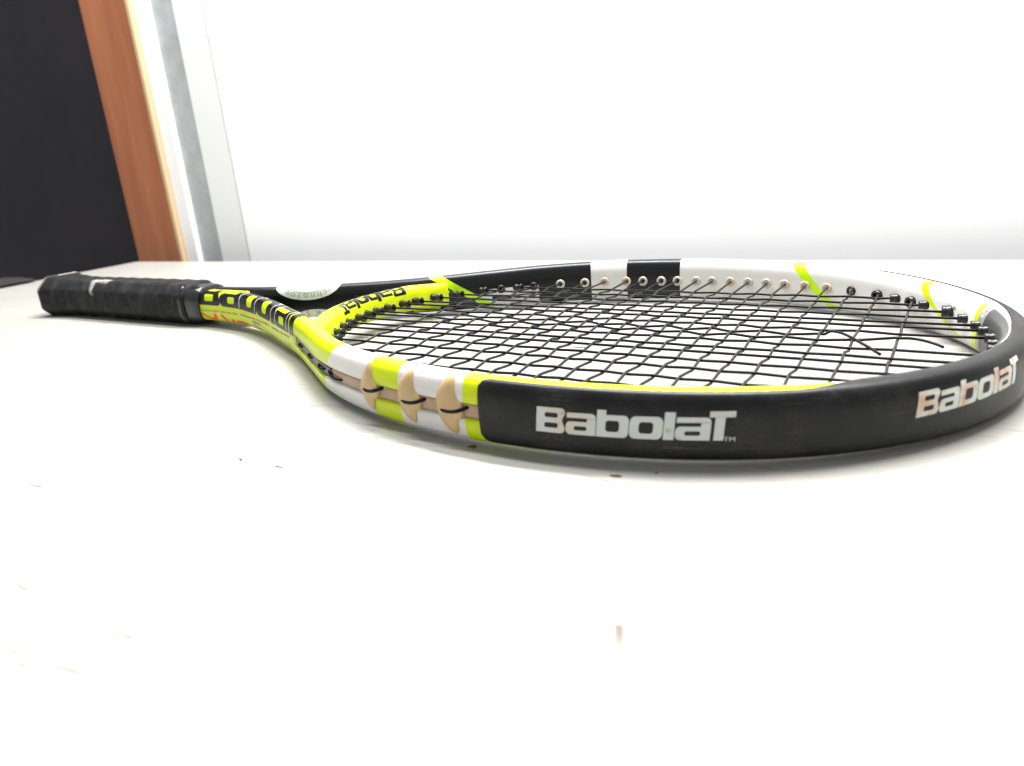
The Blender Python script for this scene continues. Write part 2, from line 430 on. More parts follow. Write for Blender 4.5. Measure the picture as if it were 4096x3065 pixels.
def ring(H, z0, wd, g, p=PEX, gz=2.9):
    pts = []
    zz = gz + .35
    q = lambda z: wd * (1 - (min(abs(z) / H, .9999)) ** p) ** (1 / p)
    phi0 = math.asin((zz / H) ** (p / 2))
    pts += [(q(gz) - 1.7 * g, gz), (q(zz), zz)]
    n = 15
    up = []
    for i in range(1, n + 1):
        ph = phi0 + (math.pi - phi0) * i / n
        cph, sph = math.cos(ph), math.sin(ph)
        up.append((wd * math.copysign(abs(cph) ** (2 / p), cph), H * abs(sph) ** (2 / p)))
    pts += up
    pts += [(a, -b) for a, b in up[:-1][::-1]]
    pts += [(q(zz), -zz), (q(gz) - 1.7 * g, -gz), (q(gz) - 1.7 * g, 0)]
    return [(a, b + z0) for a, b in pts]

racket = empty('tennis_racket', (0.3, 0, 0))
tag(racket, 'yellow, white and black tennis racket with black strings lying on the white table', 'racket')
RINV = Matrix.Translation(-racket.location)
def part(o, parent=None):
    if parent is None: o.parent = racket; o.matrix_parent_inverse = RINV
    else: o.parent = parent
    return o

# main tube: shaft arm, head hoop, shaft arm
V = []; SF = []
for i in range(len(PATH)):
    s = SL[i]; H, z0 = HZ(s); nr = nrm(s); rg = ring(H, z0, WID, groove(s)); NK = len(rg)
    for n_, z in rg:
        V.append((PATH[i][0] + n_ * nr[0], PATH[i][1] + n_ * nr[1], z)); SF.append((s, n_, z))
frame = part(mesh('frame', V, rings_faces(len(PATH), NK), m_paint, None, True, SF))
md = frame.modifiers.new('ws', 'WEIGHTED_NORMAL'); md.keep_sharp = True

# throat bridge
V = []; TH = np.linspace(155.5, 208, 87)
BR = np.array([hoop(t, 6.) for t in TH])
bt = np.gradient(BR, axis=0); bt /= np.hypot(bt[:, 0], bt[:, 1])[:, None]
def bridge_k(y):
    k = min(max((abs(y) - 30) / 36, 0), 1); return k * k * (3 - 2 * k)
def bridge_H(y): return 8.0 * (1 - bridge_k(y)) + (7.2 if y > 0 else 8.6) * bridge_k(y)
def bridge_z(y): return 1.3 * (1 - bridge_k(y)) - .2 * bridge_k(y)
for i, th in enumerate(TH):
    nr = np.array([bt[i][1], -bt[i][0]]); rg = ring(bridge_H(BR[i][1]), bridge_z(BR[i][1]), 5.6 - 2.6 * max(0, (165 - th) / 9.5 if th < 180 else (th - 200) / 8) ** 1.5, 0, 3.2); NK = len(rg)
    for n_, z in rg: V.append((BR[i][0] + n_ * nr[0], BR[i][1] + n_ * nr[1], z))
bridge = part(mesh('throat_bridge', V, rings_faces(len(BR), NK), m_yellow, None))

# ------------------------------------------------------------------ grip
V = []; NX = 150; hx0, hx1 = 7.0, 207.0
OCT = []
def octo(wy, hz, b, r=1.2):
    pts = [(wy, -hz + b), (wy, hz - b), (wy - b, hz), (-wy + b, hz), (-wy, hz - b), (-wy, -hz + b), (-wy + b, -hz), (wy - b, -hz)]
    out = []
    for i in range(8):
        p0, p1, p2 = np.array(pts[i - 1]), np.array(pts[i]), np.array(pts[(i + 1) % 8])
        for t_ in (.18, .82):
            pass
        a = p1 + (p0 - p1) / np.linalg.norm(p0 - p1) * r; c = p1 + (p2 - p1) / np.linalg.norm(p2 - p1) * r
        out += [a, .25 * a + .5 * p1 + .25 * c, c, (c + (p2 + (p1 - p2) / np.linalg.norm(p1 - p2) * r)) / 2]
    return np.array(out)
nk = 32
for i in range(NX):
    x = hx0 + (190.0 - hx0) * i / (NX - 1)
    fl = 5.4 * max(0, 1 - (x - 12) / 42) ** 2 if x > 12 else 5.4 - .05 * (12 - x) ** 2
    sq = octo(15.6 + fl, 14.6 + fl * .5 * (1 if True else 0), 7.0 + fl * .3, 1.6)
    for k in range(nk):
        v = sq[k]; ang = k / nk
        ph = (x / 17.0 + ang * 1.0) % 1.0                      # spiral overlap of the wrap
        st = .8 * (1 - ph) - .4 if ph > .08 else .8 * (ph / .08) - .4
        l = np.linalg.norm(v); v = v * (1 + st / l)
        V.append((x, v[0], v[1] + .8))
grip = part(mesh('grip', V, rings_faces(NX, nk), m_grip, None))
# butt cap: rounded end
V = []
prof = [(7.5, 1.0), (5.8, .985), (4.4, .94), (3.6, .86), (3.4, .5), (3.3, .02)]
for dx, f in prof:
    sq = octo(20.0, 16.6, 8.4, 1.8)
    for k in range(nk): V.append((dx, sq[k][0] * f, sq[k][1] * f + .5))
part(mesh('butt_cap', V, rings_faces(len(prof), nk), m_grip, None))
# rubber collar at the top of the grip
V = []
prof = [(183.5, 15.0, 14.0), (184.2, 15.8, 14.8), (185.5, 16.0, 15.0), (187.2, 15.7, 14.8), (188, 14.9, 14.0), (189.5, 14.6, 13.7), (191, 14.9, 13.9), (192.5, 14.3, 13.4), (194, 14.6, 13.6), (196, 14.1, 13.2), (197.5, 14.3, 13.4), (199.5, 13.8, 13.0), (202.5, 13.5, 12.6), (203, 12.6, 11.6), (203, 6, 6)]
for x, a, b in prof:
    for k in range(32):
        an = 2 * math.pi * (k + .5) / 32; cc, ss = math.cos(an), math.sin(an); e = 2 / 3.2
        kx = 1 + (.012 * math.sin(2 * an + x * 1.7) + .01 * math.sin(5 * an - x * 2.3) if 188 < x < 202 else 0)
        V.append((x + .5 * math.sin(3 * an), kx * a * math.copysign(abs(cc) ** e, cc), kx * b * math.copysign(abs(ss) ** e, ss) + .6))
part(mesh('grip_collar', V, rings_faces(len(prof), 32), m_collar, None))
# filler between the two arms under the collar
V = []
for x, wd in ((195, 11.5), (212, 11.0), (225, 9), (238, 5), (243, .6)):
    for k in range(20):
        an = 2 * math.pi * k / 20; cc, ss = math.cos(an), math.sin(an)
        V.append((x, .55 * wd * math.copysign(abs(cc) ** .7, cc), .5 + 9.6 * math.copysign(abs(ss) ** .7, ss)))
part(mesh('shaft_core', V, rings_faces(5, 20), m_yellow, None))

# ------------------------------------------------------------------ decal tools
def section(s, wd=WID, p=PEX, lift=0.0):
    """polyline over the top from outer middle to inner middle: arc length, n, z"""
    H, z0 = HZ(s); n_, z_ = [], []
    for i in range(61):
        ph = math.pi * i / 60; cph, sph = math.cos(ph), math.sin(ph)
        n_.append((wd + lift) * math.copysign(abs(cph) ** (2 / p), cph)); z_.append((H + lift) * abs(sph) ** (2 / p))
    n_, z_ = np.array(n_), np.array(z_)
    a = np.r_[0, np.cumsum(np.hypot(np.diff(n_), np.diff(z_)))]
    return a, n_, z_ + z0, z0
def wrap(s, v, lift, inner=False):
    """v: arc length up (or down, negative) from the outer (or inner) middle"""
    a, n_, z_, z0 = section(s, WID, PEX, lift)
    if inner: L = a[-1] - abs(v)
    else: L = abs(v)
    n = np.interp(L, a, n_); z = np.interp(L, a, z_)
    if v < 0: z = 2 * z0 - z
    P = at(s) + n * nrm(s); return (P[0], P[1], z)
def shape_bm(loops, slant=0.0, cut=1.2, sx=1.0, sy=1.0, x0=0.0, y0=0.0):
    """fill closed 2D loops (holes allowed) and slice finely"""
    cu = bpy.data.curves.new('tmp', 'CURVE'); cu.dimensions = '2D'; cu.fill_mode = 'BOTH'
    for lp in loops:
        sp_ = cu.splines.new('POLY'); sp_.points.add(len(lp) - 1); sp_.use_cyclic_u = True
        for q, (x, y) in zip(sp_.points, lp): q.co = (x0 + sx * (x + slant * y), y0 + sy * y, 0, 1)
    ob = bpy.data.objects.new('tmp', cu); me = bpy.data.meshes.new_from_object(ob)
    bm = bmesh.new(); bm.from_mesh(me); bpy.data.meshes.remove(me); bpy.data.objects.remove(ob); bpy.data.curves.remove(cu)
    return slice_bm(bm, cut)
def slice_bm(bm, cut):
    bmesh.ops.remove_doubles(bm, verts=bm.verts, dist=1e-5)
    for ax in (0, 1):
        lo = min(v.co[ax] for v in bm.verts); hi = max(v.co[ax] for v in bm.verts)
        k = lo + cut
        while k < hi:
            no = (1, 0, 0) if ax == 0 else (0, 1, 0); co = (k, 0, 0) if ax == 0 else (0, k, 0)
            bmesh.ops.bisect_plane(bm, geom=bm.verts[:] + bm.edges[:] + bm.faces[:], plane_co=co, plane_no=no)
            k += cut
    return bm
def text_bm(txt, size, cut=1.2, extra=0.0):
    cu = bpy.data.curves.new('tmp', 'FONT'); cu.body = txt; cu.size = size; cu.align_x = 'CENTER'; cu.align_y = 'CENTER'; cu.offset = extra
    ob = bpy.data.objects.new('tmp', cu); me = bpy.data.meshes.new_from_object(ob)
    bm = bmesh.new(); bm.from_mesh(me); bpy.data.meshes.remove(me); bpy.data.objects.remove(ob); bpy.data.curves.remove(cu)
    return slice_bm(bm, cut)
def decal(name, bms, fn, m, parent=None):
    V, Fc = [], []
    for bm in bms:
        b0 = len(V)
        bm.verts.index_update()
        V += [fn(v.co.x, v.co.y) for v in bm.verts]
        Fc += [tuple(b0 + v.index for v in f.verts) for f in bm.faces]
        bm.free()
    o = mesh(name, V, Fc, m, None)
    return part(o, parent)
def rr(x0, y0, x1, y1, r, corners=(1, 1, 1, 1), n=5):
    """rounded rectangle, corners: bl, br, tr, tl"""
    out = []
    for (cx, cy, a0, on) in ((x0, y0, 180, corners[0]), (x1, y0, 270, corners[1]), (x1, y1, 0, corners[2]), (x0, y1, 90, corners[3])):
        q = r * on
        if q <= 0: out.append((cx, cy)); continue
        ox = cx + (q if cx == x0 else -q); oy = cy + (q if cy == y0 else -q)
        for i in range(n + 1):
            a = math.radians(a0 + 90 * i / n); out.append((ox + q * math.cos(a), oy + q * math.sin(a)))
    return out
def arc(cx, cy, r, a0, a1, n=5):
    return [(cx + r * math.cos(math.radians(a0 + (a1 - a0) * i / n)), cy + r * math.sin(math.radians(a0 + (a1 - a0) * i / n))) for i in range(n + 1)]
def glyph(ch, w, st=.34, hb=.20, xh=.86):
    """heavy extended italic letters: width w in units of cap height 1"""
    r = .2
    if ch == 'B':
        o = [(0, 0)] + arc(w - r, r, r, 270, 360) + arc(w - r, .5 - .1, .1, 0, 45, 2) + arc(w - r * 1.1, .5 + .1, .1, -45, 0, 2) + arc(w - r * 1.05, 1 - r, r, 0, 90) + [(0, 1)]
        return [o, rr(st, hb, w - st * .85, .5 - hb / 2, .07), rr(st, .5 + hb * .55, w - st * .9, 1 - hb, .07)]
    if ch == 'a':
        o = [(0.03, xh)] + arc(w - r, xh - r, r, 90, 0) + [(w, 0)] + arc(r, r, r, 270, 180) + arc(r, .52 - r, r, 180, 90) + [(w - st, .52), (w - st, xh - hb), (.03, xh - hb)]
        return [o, rr(st * .95, hb * .88, w - st, .52 - hb * .88, .08)]
    if ch == 'b':
        o = [(0, 0)] + arc(w - r, r, r, 270, 360) + arc(w - r, xh - r, r, 0, 90) + [(st, xh), (st, 1.04), (0, 1.04)]
        return [o, rr(st, hb * 1.05, w - st, xh - hb * 1.05, .12)]
    if ch == 'o':
        return [rr(0, 0, w, xh, .24), rr(st, hb * 1.05, w - st, xh - hb * 1.05, .12)]
    if ch == 'l':
        return [[(0, 0), (w, 0), (w, 1.04), (0, 1.04)]]
    if ch == 'T':
        a = .12 * w; return [[(a, 0), (a + st, 0), (a + st, .86), (w, .86), (w, 1.08), (-.12, 1.08), (-.12, .86), (a, .86)]]
# widths in cap heights: B a b o l a T
LW = (1.32, 1.30, 1.33, 1.34, .42, 1.36, .86)
def word(total, height, slant=.12, gap=.035, cut=1.1, st=.38, hb=.20):
    adv = sum(LW) + gap * 6; bms = []; x = 0
    sx = total / adv
    for ch, w_ in zip('BabolaT', LW):
        bms.append(shape_bm(glyph(ch, w_, st, hb), slant, cut, sx, height, x, 0)); x += (w_ + gap) * sx
    return bms

# ------------------------------------------------------------------ head tape and its lettering
def n_outer(s, z, lift): 
    H, z0 = HZ(s); q = min(abs((z - z0) / (H + lift)), .9999); return (WID + lift) * (1 - q ** PEX) ** (1 / PEX)
TS0, TS1, LIFT = 347.5, 700.0, .55
V = []; Fc = []; NS = 300; NV_ = 26
ss_ = np.linspace(TS0, TS1, NS)
for s in ss_:
    # upper limit as arc length over the ridge; grows towards the tip where the tape folds over the top
    a, n_, z_, z0 = section(s, WID, PEX, LIFT)
    k = min(max((s - 452) / 30, 0), 1); k = k * k * (3 - 2 * k)
    zt = np.interp(12.3, z_[:31] - z0 + 0, a[:31]) if False else None
    H, _ = HZ(s)
    full = a[30]                                   # to the middle of the top
    top = (full - 3.4) * (1 - k) + (full + 2.4) * k
    k2 = min(max((s - 528) / 30, 0), 1); top = top * (1 - k2) + (full + 1.2) * k2
    k3 = min(max((s - 578) / 40, 0), 1); top -= 4.0 * k3
    bot = full - 5.7
    e = min((s - TS0) / 4.5, 1, (TS1 - s) / 4.5)
    cr = 3.0 * (1 - math.sqrt(max(0, 1 - (1 - max(e, 0)) ** 2)))
    jag = .08 * math.sin(s * 1.9) * math.sin(s * .63) + .05 * math.sin(s * 3.7)
    ring_ = []
    for j in range(NV_):
        v = -bot + cr + (top + bot - 2 * cr) * j / (NV_ - 1)
        lf = LIFT if 0 < j < NV_ - 1 else LIFT * .75
        if j == NV_ - 1: v += jag
        ring_.append(wrap(s, v, lf))
    ring_.insert(0, wrap(s, -bot + cr - .25, -.3)); ring_.append(wrap(s, top - cr + .25 + jag, -.3))
    V += ring_
nk2 = NV_ + 2
Fc = rings_faces(NS, nk2, close_ring=False)
# end lips
b0 = len(V)
for idx, sgn in ((0, -1), (NS - 1, 1)):
    base = idx * nk2; st_ = len(V)
    s = ss_[idx] + sgn * .35
    for j in range(nk2):
        q = V[base + j]; n0 = nrm(s); P = at(s); 
        V.append((q[0] + sgn * TAN[np.searchsorted(SL, s)][0] * .35 - n0[0] * .9, q[1] + sgn * TAN[np.searchsorted(SL, s)][1] * .35 - n0[1] * .9, q[2]))
    for j in range(nk2 - 1):
        f = (base + j, base + j + 1, st_ + j + 1, st_ + j); Fc.append(f if sgn > 0 else f[::-1])
tape = part(mesh('head_tape', V, Fc, m_tape, None))

def on_tape(s0, z0_, rise=0.0):
    return lambda u, v: wrap(s0 + u, z0_ + v + rise * u, LIFT + .08)
decal('lettering', word(62.8, 9.0), on_tape(370.0, -3.3, .006), m_silver, tape)
decal('trademark', [text_bm('TM', 2.1, .8)], lambda u, v: wrap(431.8 + u * 1.25, -2.6 + v, LIFT + .08), m_silver, tape)
decal('lettering', word(50.5, 8.3, .16), on_tape(489.0, -.5, .032), m_silver2, tape)

# ------------------------------------------------------------------ channel, fins, string loops on the near side
def strip(name, s0, s1, n_fn, za, zb, m, nz=5, step=2.0):
    ss = np.arange(s0, s1 + step, step); V = []
    for s in ss:
        P = at(s); nr = nrm(s)
        for j in range(nz):
            z = za + (zb - za) * j / (nz - 1); n_ = n_fn(s, z); V.append((P[0] + n_ * nr[0], P[1] + n_ * nr[1], z + HZ(s)[1]))
        for z in (zb, za):
            n_ = n_fn(s, z) - 1.2; V.append((P[0] + n_ * nr[0], P[1] + n_ * nr[1], z + HZ(s)[1]))
    return part(mesh(name, V, rings_faces(len(ss), nz + 2), m, None))
strip('grommet_strip', 168, 251, lambda s, z: WID - .75, -2.75, 2.75, m_blackplastic)
strip('grommet_strip', 251.2, 349, lambda s, z: WID - .95, -2.8, 2.8, m_tan2)
# fins: outlines in (s, z) read along the tube
FINS = [[(283, 3.2), (284.5, 6.2), (286.0, 8.6), (287.6, 11.4), (288.8, 12.0), (289.6, 11.6), (290.4, 9), (291.0, 6.2), (292.2, 3.9), (294.2, 3.0), (294.2, -2.4), (292, -2.9), (291.2, -4), (290.6, -6.5), (289.8, -8.3), (288.4, -8.6), (286.6, -7.6), (284.3, -5.3), (282.4, -2.4), (281.2, .2)],
        [(307.6, 4.6), (309.6, 7.6), (312.0, 10.8), (313.8, 12.3), (315, 12.5), (315.9, 11.6), (316.3, 8.3), (316.6, 5.2), (317.6, 3.6), (319.6, 3.0), (319.6, -2.6), (317.6, -3.1), (316.8, -4.5), (316.2, -7.4), (315.4, -9.0), (313.8, -9.2), (311.4, -7.8), (308.8, -4.8), (307.4, -1.4), (307.2, 2)],
        [(328.4, 4.9), (330.2, 8), (332.4, 11), (334.2, 12.7), (335.8, 12.8), (336.8, 11.0), (337.2, 8.0), (337.4, 5.2), (338.3, 3.6), (340.0, 3.0), (340.0, -2.6), (338.4, -3.2), (337.6, -5), (337.4, -8.0), (336.2, -9.8), (334.4, -9.8), (332.0, -8.2), (329.8, -5.2), (328.4, -1.8), (328.0, 2)]]
for lp in FINS:
    for _ in range(2): lp = [q for a_, b_ in zip(lp, lp[1:] + lp[:1]) for q in ((.75 * a_[0] + .25 * b_[0], .75 * a_[1] + .25 * b_[1]), (.25 * a_[0] + .75 * b_[0], .25 * a_[1] + .75 * b_[1]))]
    bm = shape_bm([lp[::-1]], 0, .8)
    LP = np.array(lp)
    def edge_d(x, y):
        A_, B_ = LP, np.roll(LP, -1, 0); d_ = B_ - A_; q_ = np.array([x, y]) - A_
        t_ = np.clip((q_ * d_).sum(1) / (d_ * d_).sum(1), 0, 1); return np.hypot(*(q_ - t_[:, None] * d_).T).min()
    cx = sum(q[0] for q in lp) / len(lp)
    # thickness: cap plus skirt
    V, Fc = [], []
    bm.verts.index_update()
    def fp(s, z, l): 
        z0 = HZ(s)[1]; P = at(s) + n_outer(s, z + z0, l) * nrm(s); return (P[0], P[1], z + z0)
    for v in bm.verts:
        edgev = any(len(e.link_faces) == 1 for e in v.link_edges)
        V.append(fp(v.co.x, v.co.y, .3 + .95 * min(edge_d(v.co.x, v.co.y) / 2.6, 1) ** .6))
    for f in bm.faces: Fc.append(tuple(v.index for v in f.verts))
    for e in bm.edges:
        if len(e.link_faces) == 1:
            a, b = e.verts; i0 = len(V)
            for q in (a, b): V.append(fp(q.co.x, q.co.y, -1.8))
            Fc.append((a.index, b.index, i0 + 1, i0))
    bm.free()
    o = part(mesh('grommet_fin', V, Fc, m_tan, None))
    bmn = bmesh.new(); bmn.from_mesh(o.data); bmesh.ops.recalc_face_normals(bmn, faces=bmn.faces); bmn.to_mesh(o.data); bmn.free()
for (s0, za, s1, zb) in ((282.5, .3, 296.5, 2.0), (307.8, 0.0, 321.5, 1.6), (328.6, -.1, 342.0, 1.3), (246, .8, 264, -.9), (205.5, .2, 217, .3), (231, .6, 243.5, .4), (179, .3, 190, .5)):
    P = []
    for i in range(15):
        f = i / 14; s = s0 + (s1 - s0) * f; z = za + (zb - za) * f - 1.25 * math.sin(math.pi * f)
        base = (WID + 1.15 if s0 > 270 else WID + .1)
        nn = base - 2.6 * abs(2 * f - 1) ** 4
        q = at(s) + nn * nrm(s); P.append((q[0], q[1], z + HZ(s)[1]))
    part(tube('string_loop', P, .72 if s0 > 270 else .6, m_main, None, 8))

# ------------------------------------------------------------------ strings
YM = [3.93, 13.53, 25.16, 33.99, 46.01, 57.72, 71.24, 84.45]
YMAIN = {9 + i: y for i, y in enumerate(YM)}; YMAIN.update({8 - i: -y for i, y in enumerate(YM)})
XC = [396.29, 414.62, 430.43, 445.42, 457.88, 471.58, 482.16, 493.97, 504.22, 516.05, 526.06, 537.43, 548.31, 559.41, 570.27, 582.06, 594.45, 607.71, 621.86, 638.47]
INW = np.array([at(s) - 5.9 * nrm(s) for s in SL]); INN = np.array([nrm(s) for s in SL])
BNN = np.stack([bt[:, 1], -bt[:, 0]], 1)
BXT = np.linspace(140, 220, 161); BX0 = np.array([hoop(t, 6.) for t in BXT]); BIN = np.array([hoop(t, 11.4) for t in BXT])
BXN = (BX0 - BIN) / 5.4
def cross_pt(P, axis, val, pred):
    best = None
    for i in range(len(P) - 1):
        a, b = P[i][axis] - val, P[i + 1][axis] - val
        if a * b <= 0 and a != b:
            f = a / (a - b); q = P[i] * (1 - f) + P[i + 1] * f
            if pred(q): return q, i
    return None
def wall_y(x, sgn): return cross_pt(INW[95:-95], 0, x, lambda q: q[1] * sgn > 60)
AMP, AMPX = .24, .68
LAT = {4: .3, 5: .7, 6: 1.0, 7: 1.6, 8: 2.3, 9: 2.3, 10: 1.8, 11: 1.3, 12: .8, 13: .35}
def lat(i, j): 
    ph = 1 if (i + j) % 2 == 0 else -1
    return LAT.get(i, .12) * ph * (.8 + .4 * random.random())
LATV = {(i, j): lat(i, j) for i in range(1, 17) for j in range(20)}
def smooth_poly(pts, n=5):
    return spline3(pts, n)
def spline3(pts, n):
    p = [2 * np.array(pts[0]) - np.array(pts[1])] + [np.array(q, float) for q in pts] + [2 * np.array(pts[-1]) - np.array(pts[-2])]; out = []
    for i in range(1, len(p) - 2):
        for t in np.linspace(0, 1, n, endpoint=False):
            t1 = t; 
            # monotone-ish: cubic with half tangents
            m0 = .5 * (p[i + 1] - p[i - 1]) * .8; m1 = .5 * (p[i + 2] - p[i]) * .8
            h00 = 2 * t ** 3 - 3 * t * t + 1; h10 = t ** 3 - 2 * t * t + t; h01 = -2 * t ** 3 + 3 * t * t; h11 = t ** 3 - t * t
            out.append(h00 * p[i] + h10 * m0 + h01 * p[i + 1] + h11 * m1)
    out.append(p[-2]); return out
LATV[(9, 17)] = 3.0; LATV[(8, 17)] = -1.0; LATV[(8, 18)] = 3.6; LATV[(8, 19)] = 9.3
MAIN_END = {}
for i in range(1, 17):
    y = YMAIN[i]
    if abs(y) < 64:
        q, k = cross_pt(BIN, 1, y, lambda q: True); d = -BXN[k]
    else:
        q, k = cross_pt(INW[90:-90], 1, y, lambda q: q[0] < 520 and q[0] > 360); d = np.array([.8, -.6 * math.copysign(1, y)])
    x0, dth = q[0], d
    q2, k2 = cross_pt(INW[95:-95], 1, y, lambda q: q[0] > 560)
    d2 = -INN[95:-95][k2]
    MAIN_END[i] = (x0, dth, q2[0], d2)
    pts = [(x0 - 1, y, 0)]
    xs = [x for x in XC if x0 + 4 < x < q2[0] - 4]
    if i == 9: xs = [x for x in xs if x < 610]
    for x in xs:
        j = XC.index(x); z = AMP if (i + j) % 2 else -AMP
        yy = y + LATV[(i, j)]
        for dx in (-1.6, 0, 1.6): pts.append((x + dx, yy, z * (1 if dx == 0 else .86)))
    if i == 9:
        pts += [(611.4, 7.3, 1.0), (613.6, 6.9, 1.2), (616.5, 4.4, 1.3), (620.3, -.5, 1.3), (628.9, -13.7, 1.0), (634.3, -22.0, .5)]
    elif i == 8:
        pts += [(642.9, 4.0, .7), (647.4, 1.4, .9), (652.3, -3.0, .8), (655.2, -5.9, .5)]
    else: pts.append((q2[0] + 1, y, 0))
    part(tube('main_string', spline3(pts, 3), .60, m_main, None, 8))
CROSS_END = {}
for j, x in enumerate(XC):
    qf, kf = wall_y(x, 1); qn, kn = wall_y(x, -1)
    CROSS_END[j] = (qf, -INN[95:-95][kf], qn, -INN[95:-95][kn])
    pts = [(x, qn[1] - 1, 0)]
    for i in range(1, 17):
        x0, _, x1, _ = MAIN_END[i]
        if not (x0 + 4 < x < x1 - 4) or (i == 9 and x > 610): continue
        y = YMAIN[i] + LATV[(i, j)]; z = -AMPX if (i + j) % 2 else AMPX
        if not (qn[1] + 3 < y < qf[1] - 3): continue
        for dy in (-1.5, 0, 1.5): pts.append((x + .25 * math.sin(i * 2.1 + j), y + dy, z * (1 if dy == 0 else .85)))
    pts.append((x, qf[1] + 1, 0))
    part(tube('cross_string', spline3(pts, 3), .60, m_cross, None, 8))

# ------------------------------------------------------------------ grommets
def ring_grommet(q, d, m, r=3.0, out=1.0):
    lathe_o = (q[0], q[1], 0.0)
    dd = np.array([d[0], d[1], 0])
    return part(lathe('grommet', lathe_o, dd, [(-1.5, r), (out - .35, r), (out, r - .4), (out, 1.6), (out - .7, 1.35), (-1.0, 1.2), (-1.5, .3)], m, None, 18))
def barrel(q, d, r=2.3, L=5.5, flare=.5):
    return part(lathe('grommet', (q[0], q[1], 0), np.array([d[0], d[1], 0]), [(-1.5, r + .2), (.4, r + .25), (1.2, r - .1), (L - 1.6, r - .05), (L - 1.0, r + flare), (L, r + flare), (L, 1.0), (L - 2, .8)], m_blackplastic, None, 16))
for j in range(20):
    qf, df_, qn, dn_ = CROSS_END[j]
    if 2 <= j <= 16:
        m_ = m_ring if j in (4, 5, 11, 14, 15, 16) else m_ring_pale
        ring_grommet(qf, df_, m_); ring_grommet(qn, dn_, m_)
    else:
        ring_grommet(qf, df_, m_blackplastic, 2.7, .9 if j == 17 else 2.6); ring_grommet(qn, dn_, m_blackplastic)
for i in range(1, 17):
    x0, d1, x1, d2 = MAIN_END[i]; y = YMAIN[i]
    inplane = np.array([1.0, 0.0]) * .85 + .15 * np.array(d1)
    barrel((x0, y), inplane, 2.15, 6.0 if abs(y) < 64 else 4.5, .42)
    back = np.array([-1.0, 0.0]) * .85 + .15 * np.array(d2)
    big = i in (14,)
    barrel((x1, y), back, 3.0 if big else 2.0, 3.1, .05)

# ------------------------------------------------------------------ lettering on shaft and bridge
# big word on the near arm, wrapping over its top
H, z0 = HZ(80)
def arm_fn(lift): return lambda u, v: wrap(-1.0 + u, v, lift)
big = lambda: word(172, 18.6, .0, -.03, 1.3, .46, .155)
decal('lettering', [b for b in big()], lambda u, v: wrap(3.0 + u, 1.9 + v - .5, .06), m_black)
# thin silver keyline between the letters
for su in (57.0, 84.5, 118.0, 127.5, 151.0):
    bm = shape_bm([[(su, 0), (su + .8, 0), (su + 1.6, 9), (su + 2.4, 16), (su + 1.6, 16), (su + .8, 9)]], 0, 1.2)
    decal('keyline', [bm], lambda u, v: wrap(u, 2.2 + v, .11), m_outline)
def dash(s0, s1, z, m, h=1.2, name='small_print'):
    k = s0; bms = []
    while k < s1:
        w_ = .5 + .5 * random.random(); bms.append(shape_bm([[(k, z - h / 2), (k + w_, z - h / 2), (k + w_, z + h / 2), (k, z + h / 2)]], 0, 2.0)); k += w_ + .35
    decal(name, bms, lambda u, v: wrap(u, v, .07), m)
for a, b, z, m_ in ((8, 18, -2.5, m_grey), (20.5, 28, -2.5, m_red), (30, 36, -2.6, m_grey), (38, 44, -2.6, m_red), (45.5, 51, -2.6, m_grey), (57, 74, -2.4, m_grey), (76.5, 84, -2.0, m_red), (86, 91, -2.0, m_grey), (93, 100, -1.9, m_red), (101, 110, -1.7, m_grey), (118, 134, -1.6, m_grey), (136, 143, -1.4, m_red), (145, 155, -1.0, m_grey)):
    dash(a, b, z, m_)
def stroke(pts, wd, m, name='model_lettering'):
    L, Rr = [], []
    P = np.array(pts, float)
    T = np.gradient(P, axis=0)
    for q, t_ in zip(P, T):
        n_ = np.array([-t_[1], t_[0]]) / np.hypot(*t_) * wd / 2; L.append(tuple(q + n_)); Rr.append(tuple(q - n_))
    decal(name, [shape_bm([L + Rr[::-1]], 0, 1.2)], lambda u, v: wrap(u, v, .07), m)
stroke([(7, -5.1), (12, -6.7), (17, -8.5), (20, -9.3)], 1.8399999999999999, m_red)
stroke([(23.8, -4.7), (22.6, -6.6), (21.4, -9.1)], 4.14, m_red)
stroke([(30, -4.7), (33, -6.7), (36, -9.3)], 2.9899999999999998, m_red)
stroke([(42, -7.5), (43, -8.5), (44, -9.7)], 3.9099999999999997, m_red)
stroke([(48, -9.1), (50, -8.1), (57, -8.0), (64, -8.5), (68, -9.5)], 2.07, m_red)
stroke([(92, -4.7), (84, -4.3), (77.5, -4.5), (77.5, -6.1), (83, -7.7), (90, -8.7)], 1.7249999999999999, m_grey)
for a, z in ((98, -7.8), (108, -7.4), (113, -7.6), (122, -7.2), (131, -7.0), (140, -6.8), (149, -6.2)):
    stroke([(a, z), (a + 2, z - .8), (a + 4.5, z - 2.6)], 1.5, m_grey)
stroke([(158.2, .2), (158.8, 1.4), (159.6, 2.4)], .9, m_black)

SB0 = 80.6 - 49.3
# upside-down word on the inner face of the throat bridge
BS = np.r_[0, np.cumsum(np.hypot(*np.diff(BR, axis=0).T))]
def bridge_pt(y_target_s, v, lift):
    s = y_target_s
    x = np.interp(s, BS, BR[:, 0]); y = np.interp(s, BS, BR[:, 1])
    nx = np.interp(s, BS, BNN[:, 0]); ny = np.interp(s, BS, BNN[:, 1])
    H = bridge_H(y); p_ = 3.2
    ph = np.linspace(math.pi, 0, 61); cph, sph = np.cos(ph), np.sin(ph)
    nn = (5.6 + lift) * np.sign(cph) * np.abs(cph) ** (2 / p_); zz = (H + lift) * np.abs(sph) ** (2 / p_)
    a = np.r_[0, np.cumsum(np.hypot(np.diff(nn), np.diff(zz)))]     # arc length from the middle of the inner face over the top
    n_ = np.interp(abs(v), a, nn); z = math.copysign(np.interp(abs(v), a, zz), v)
    return (x + n_ * nx, y + n_ * ny, z + bridge_z(y))
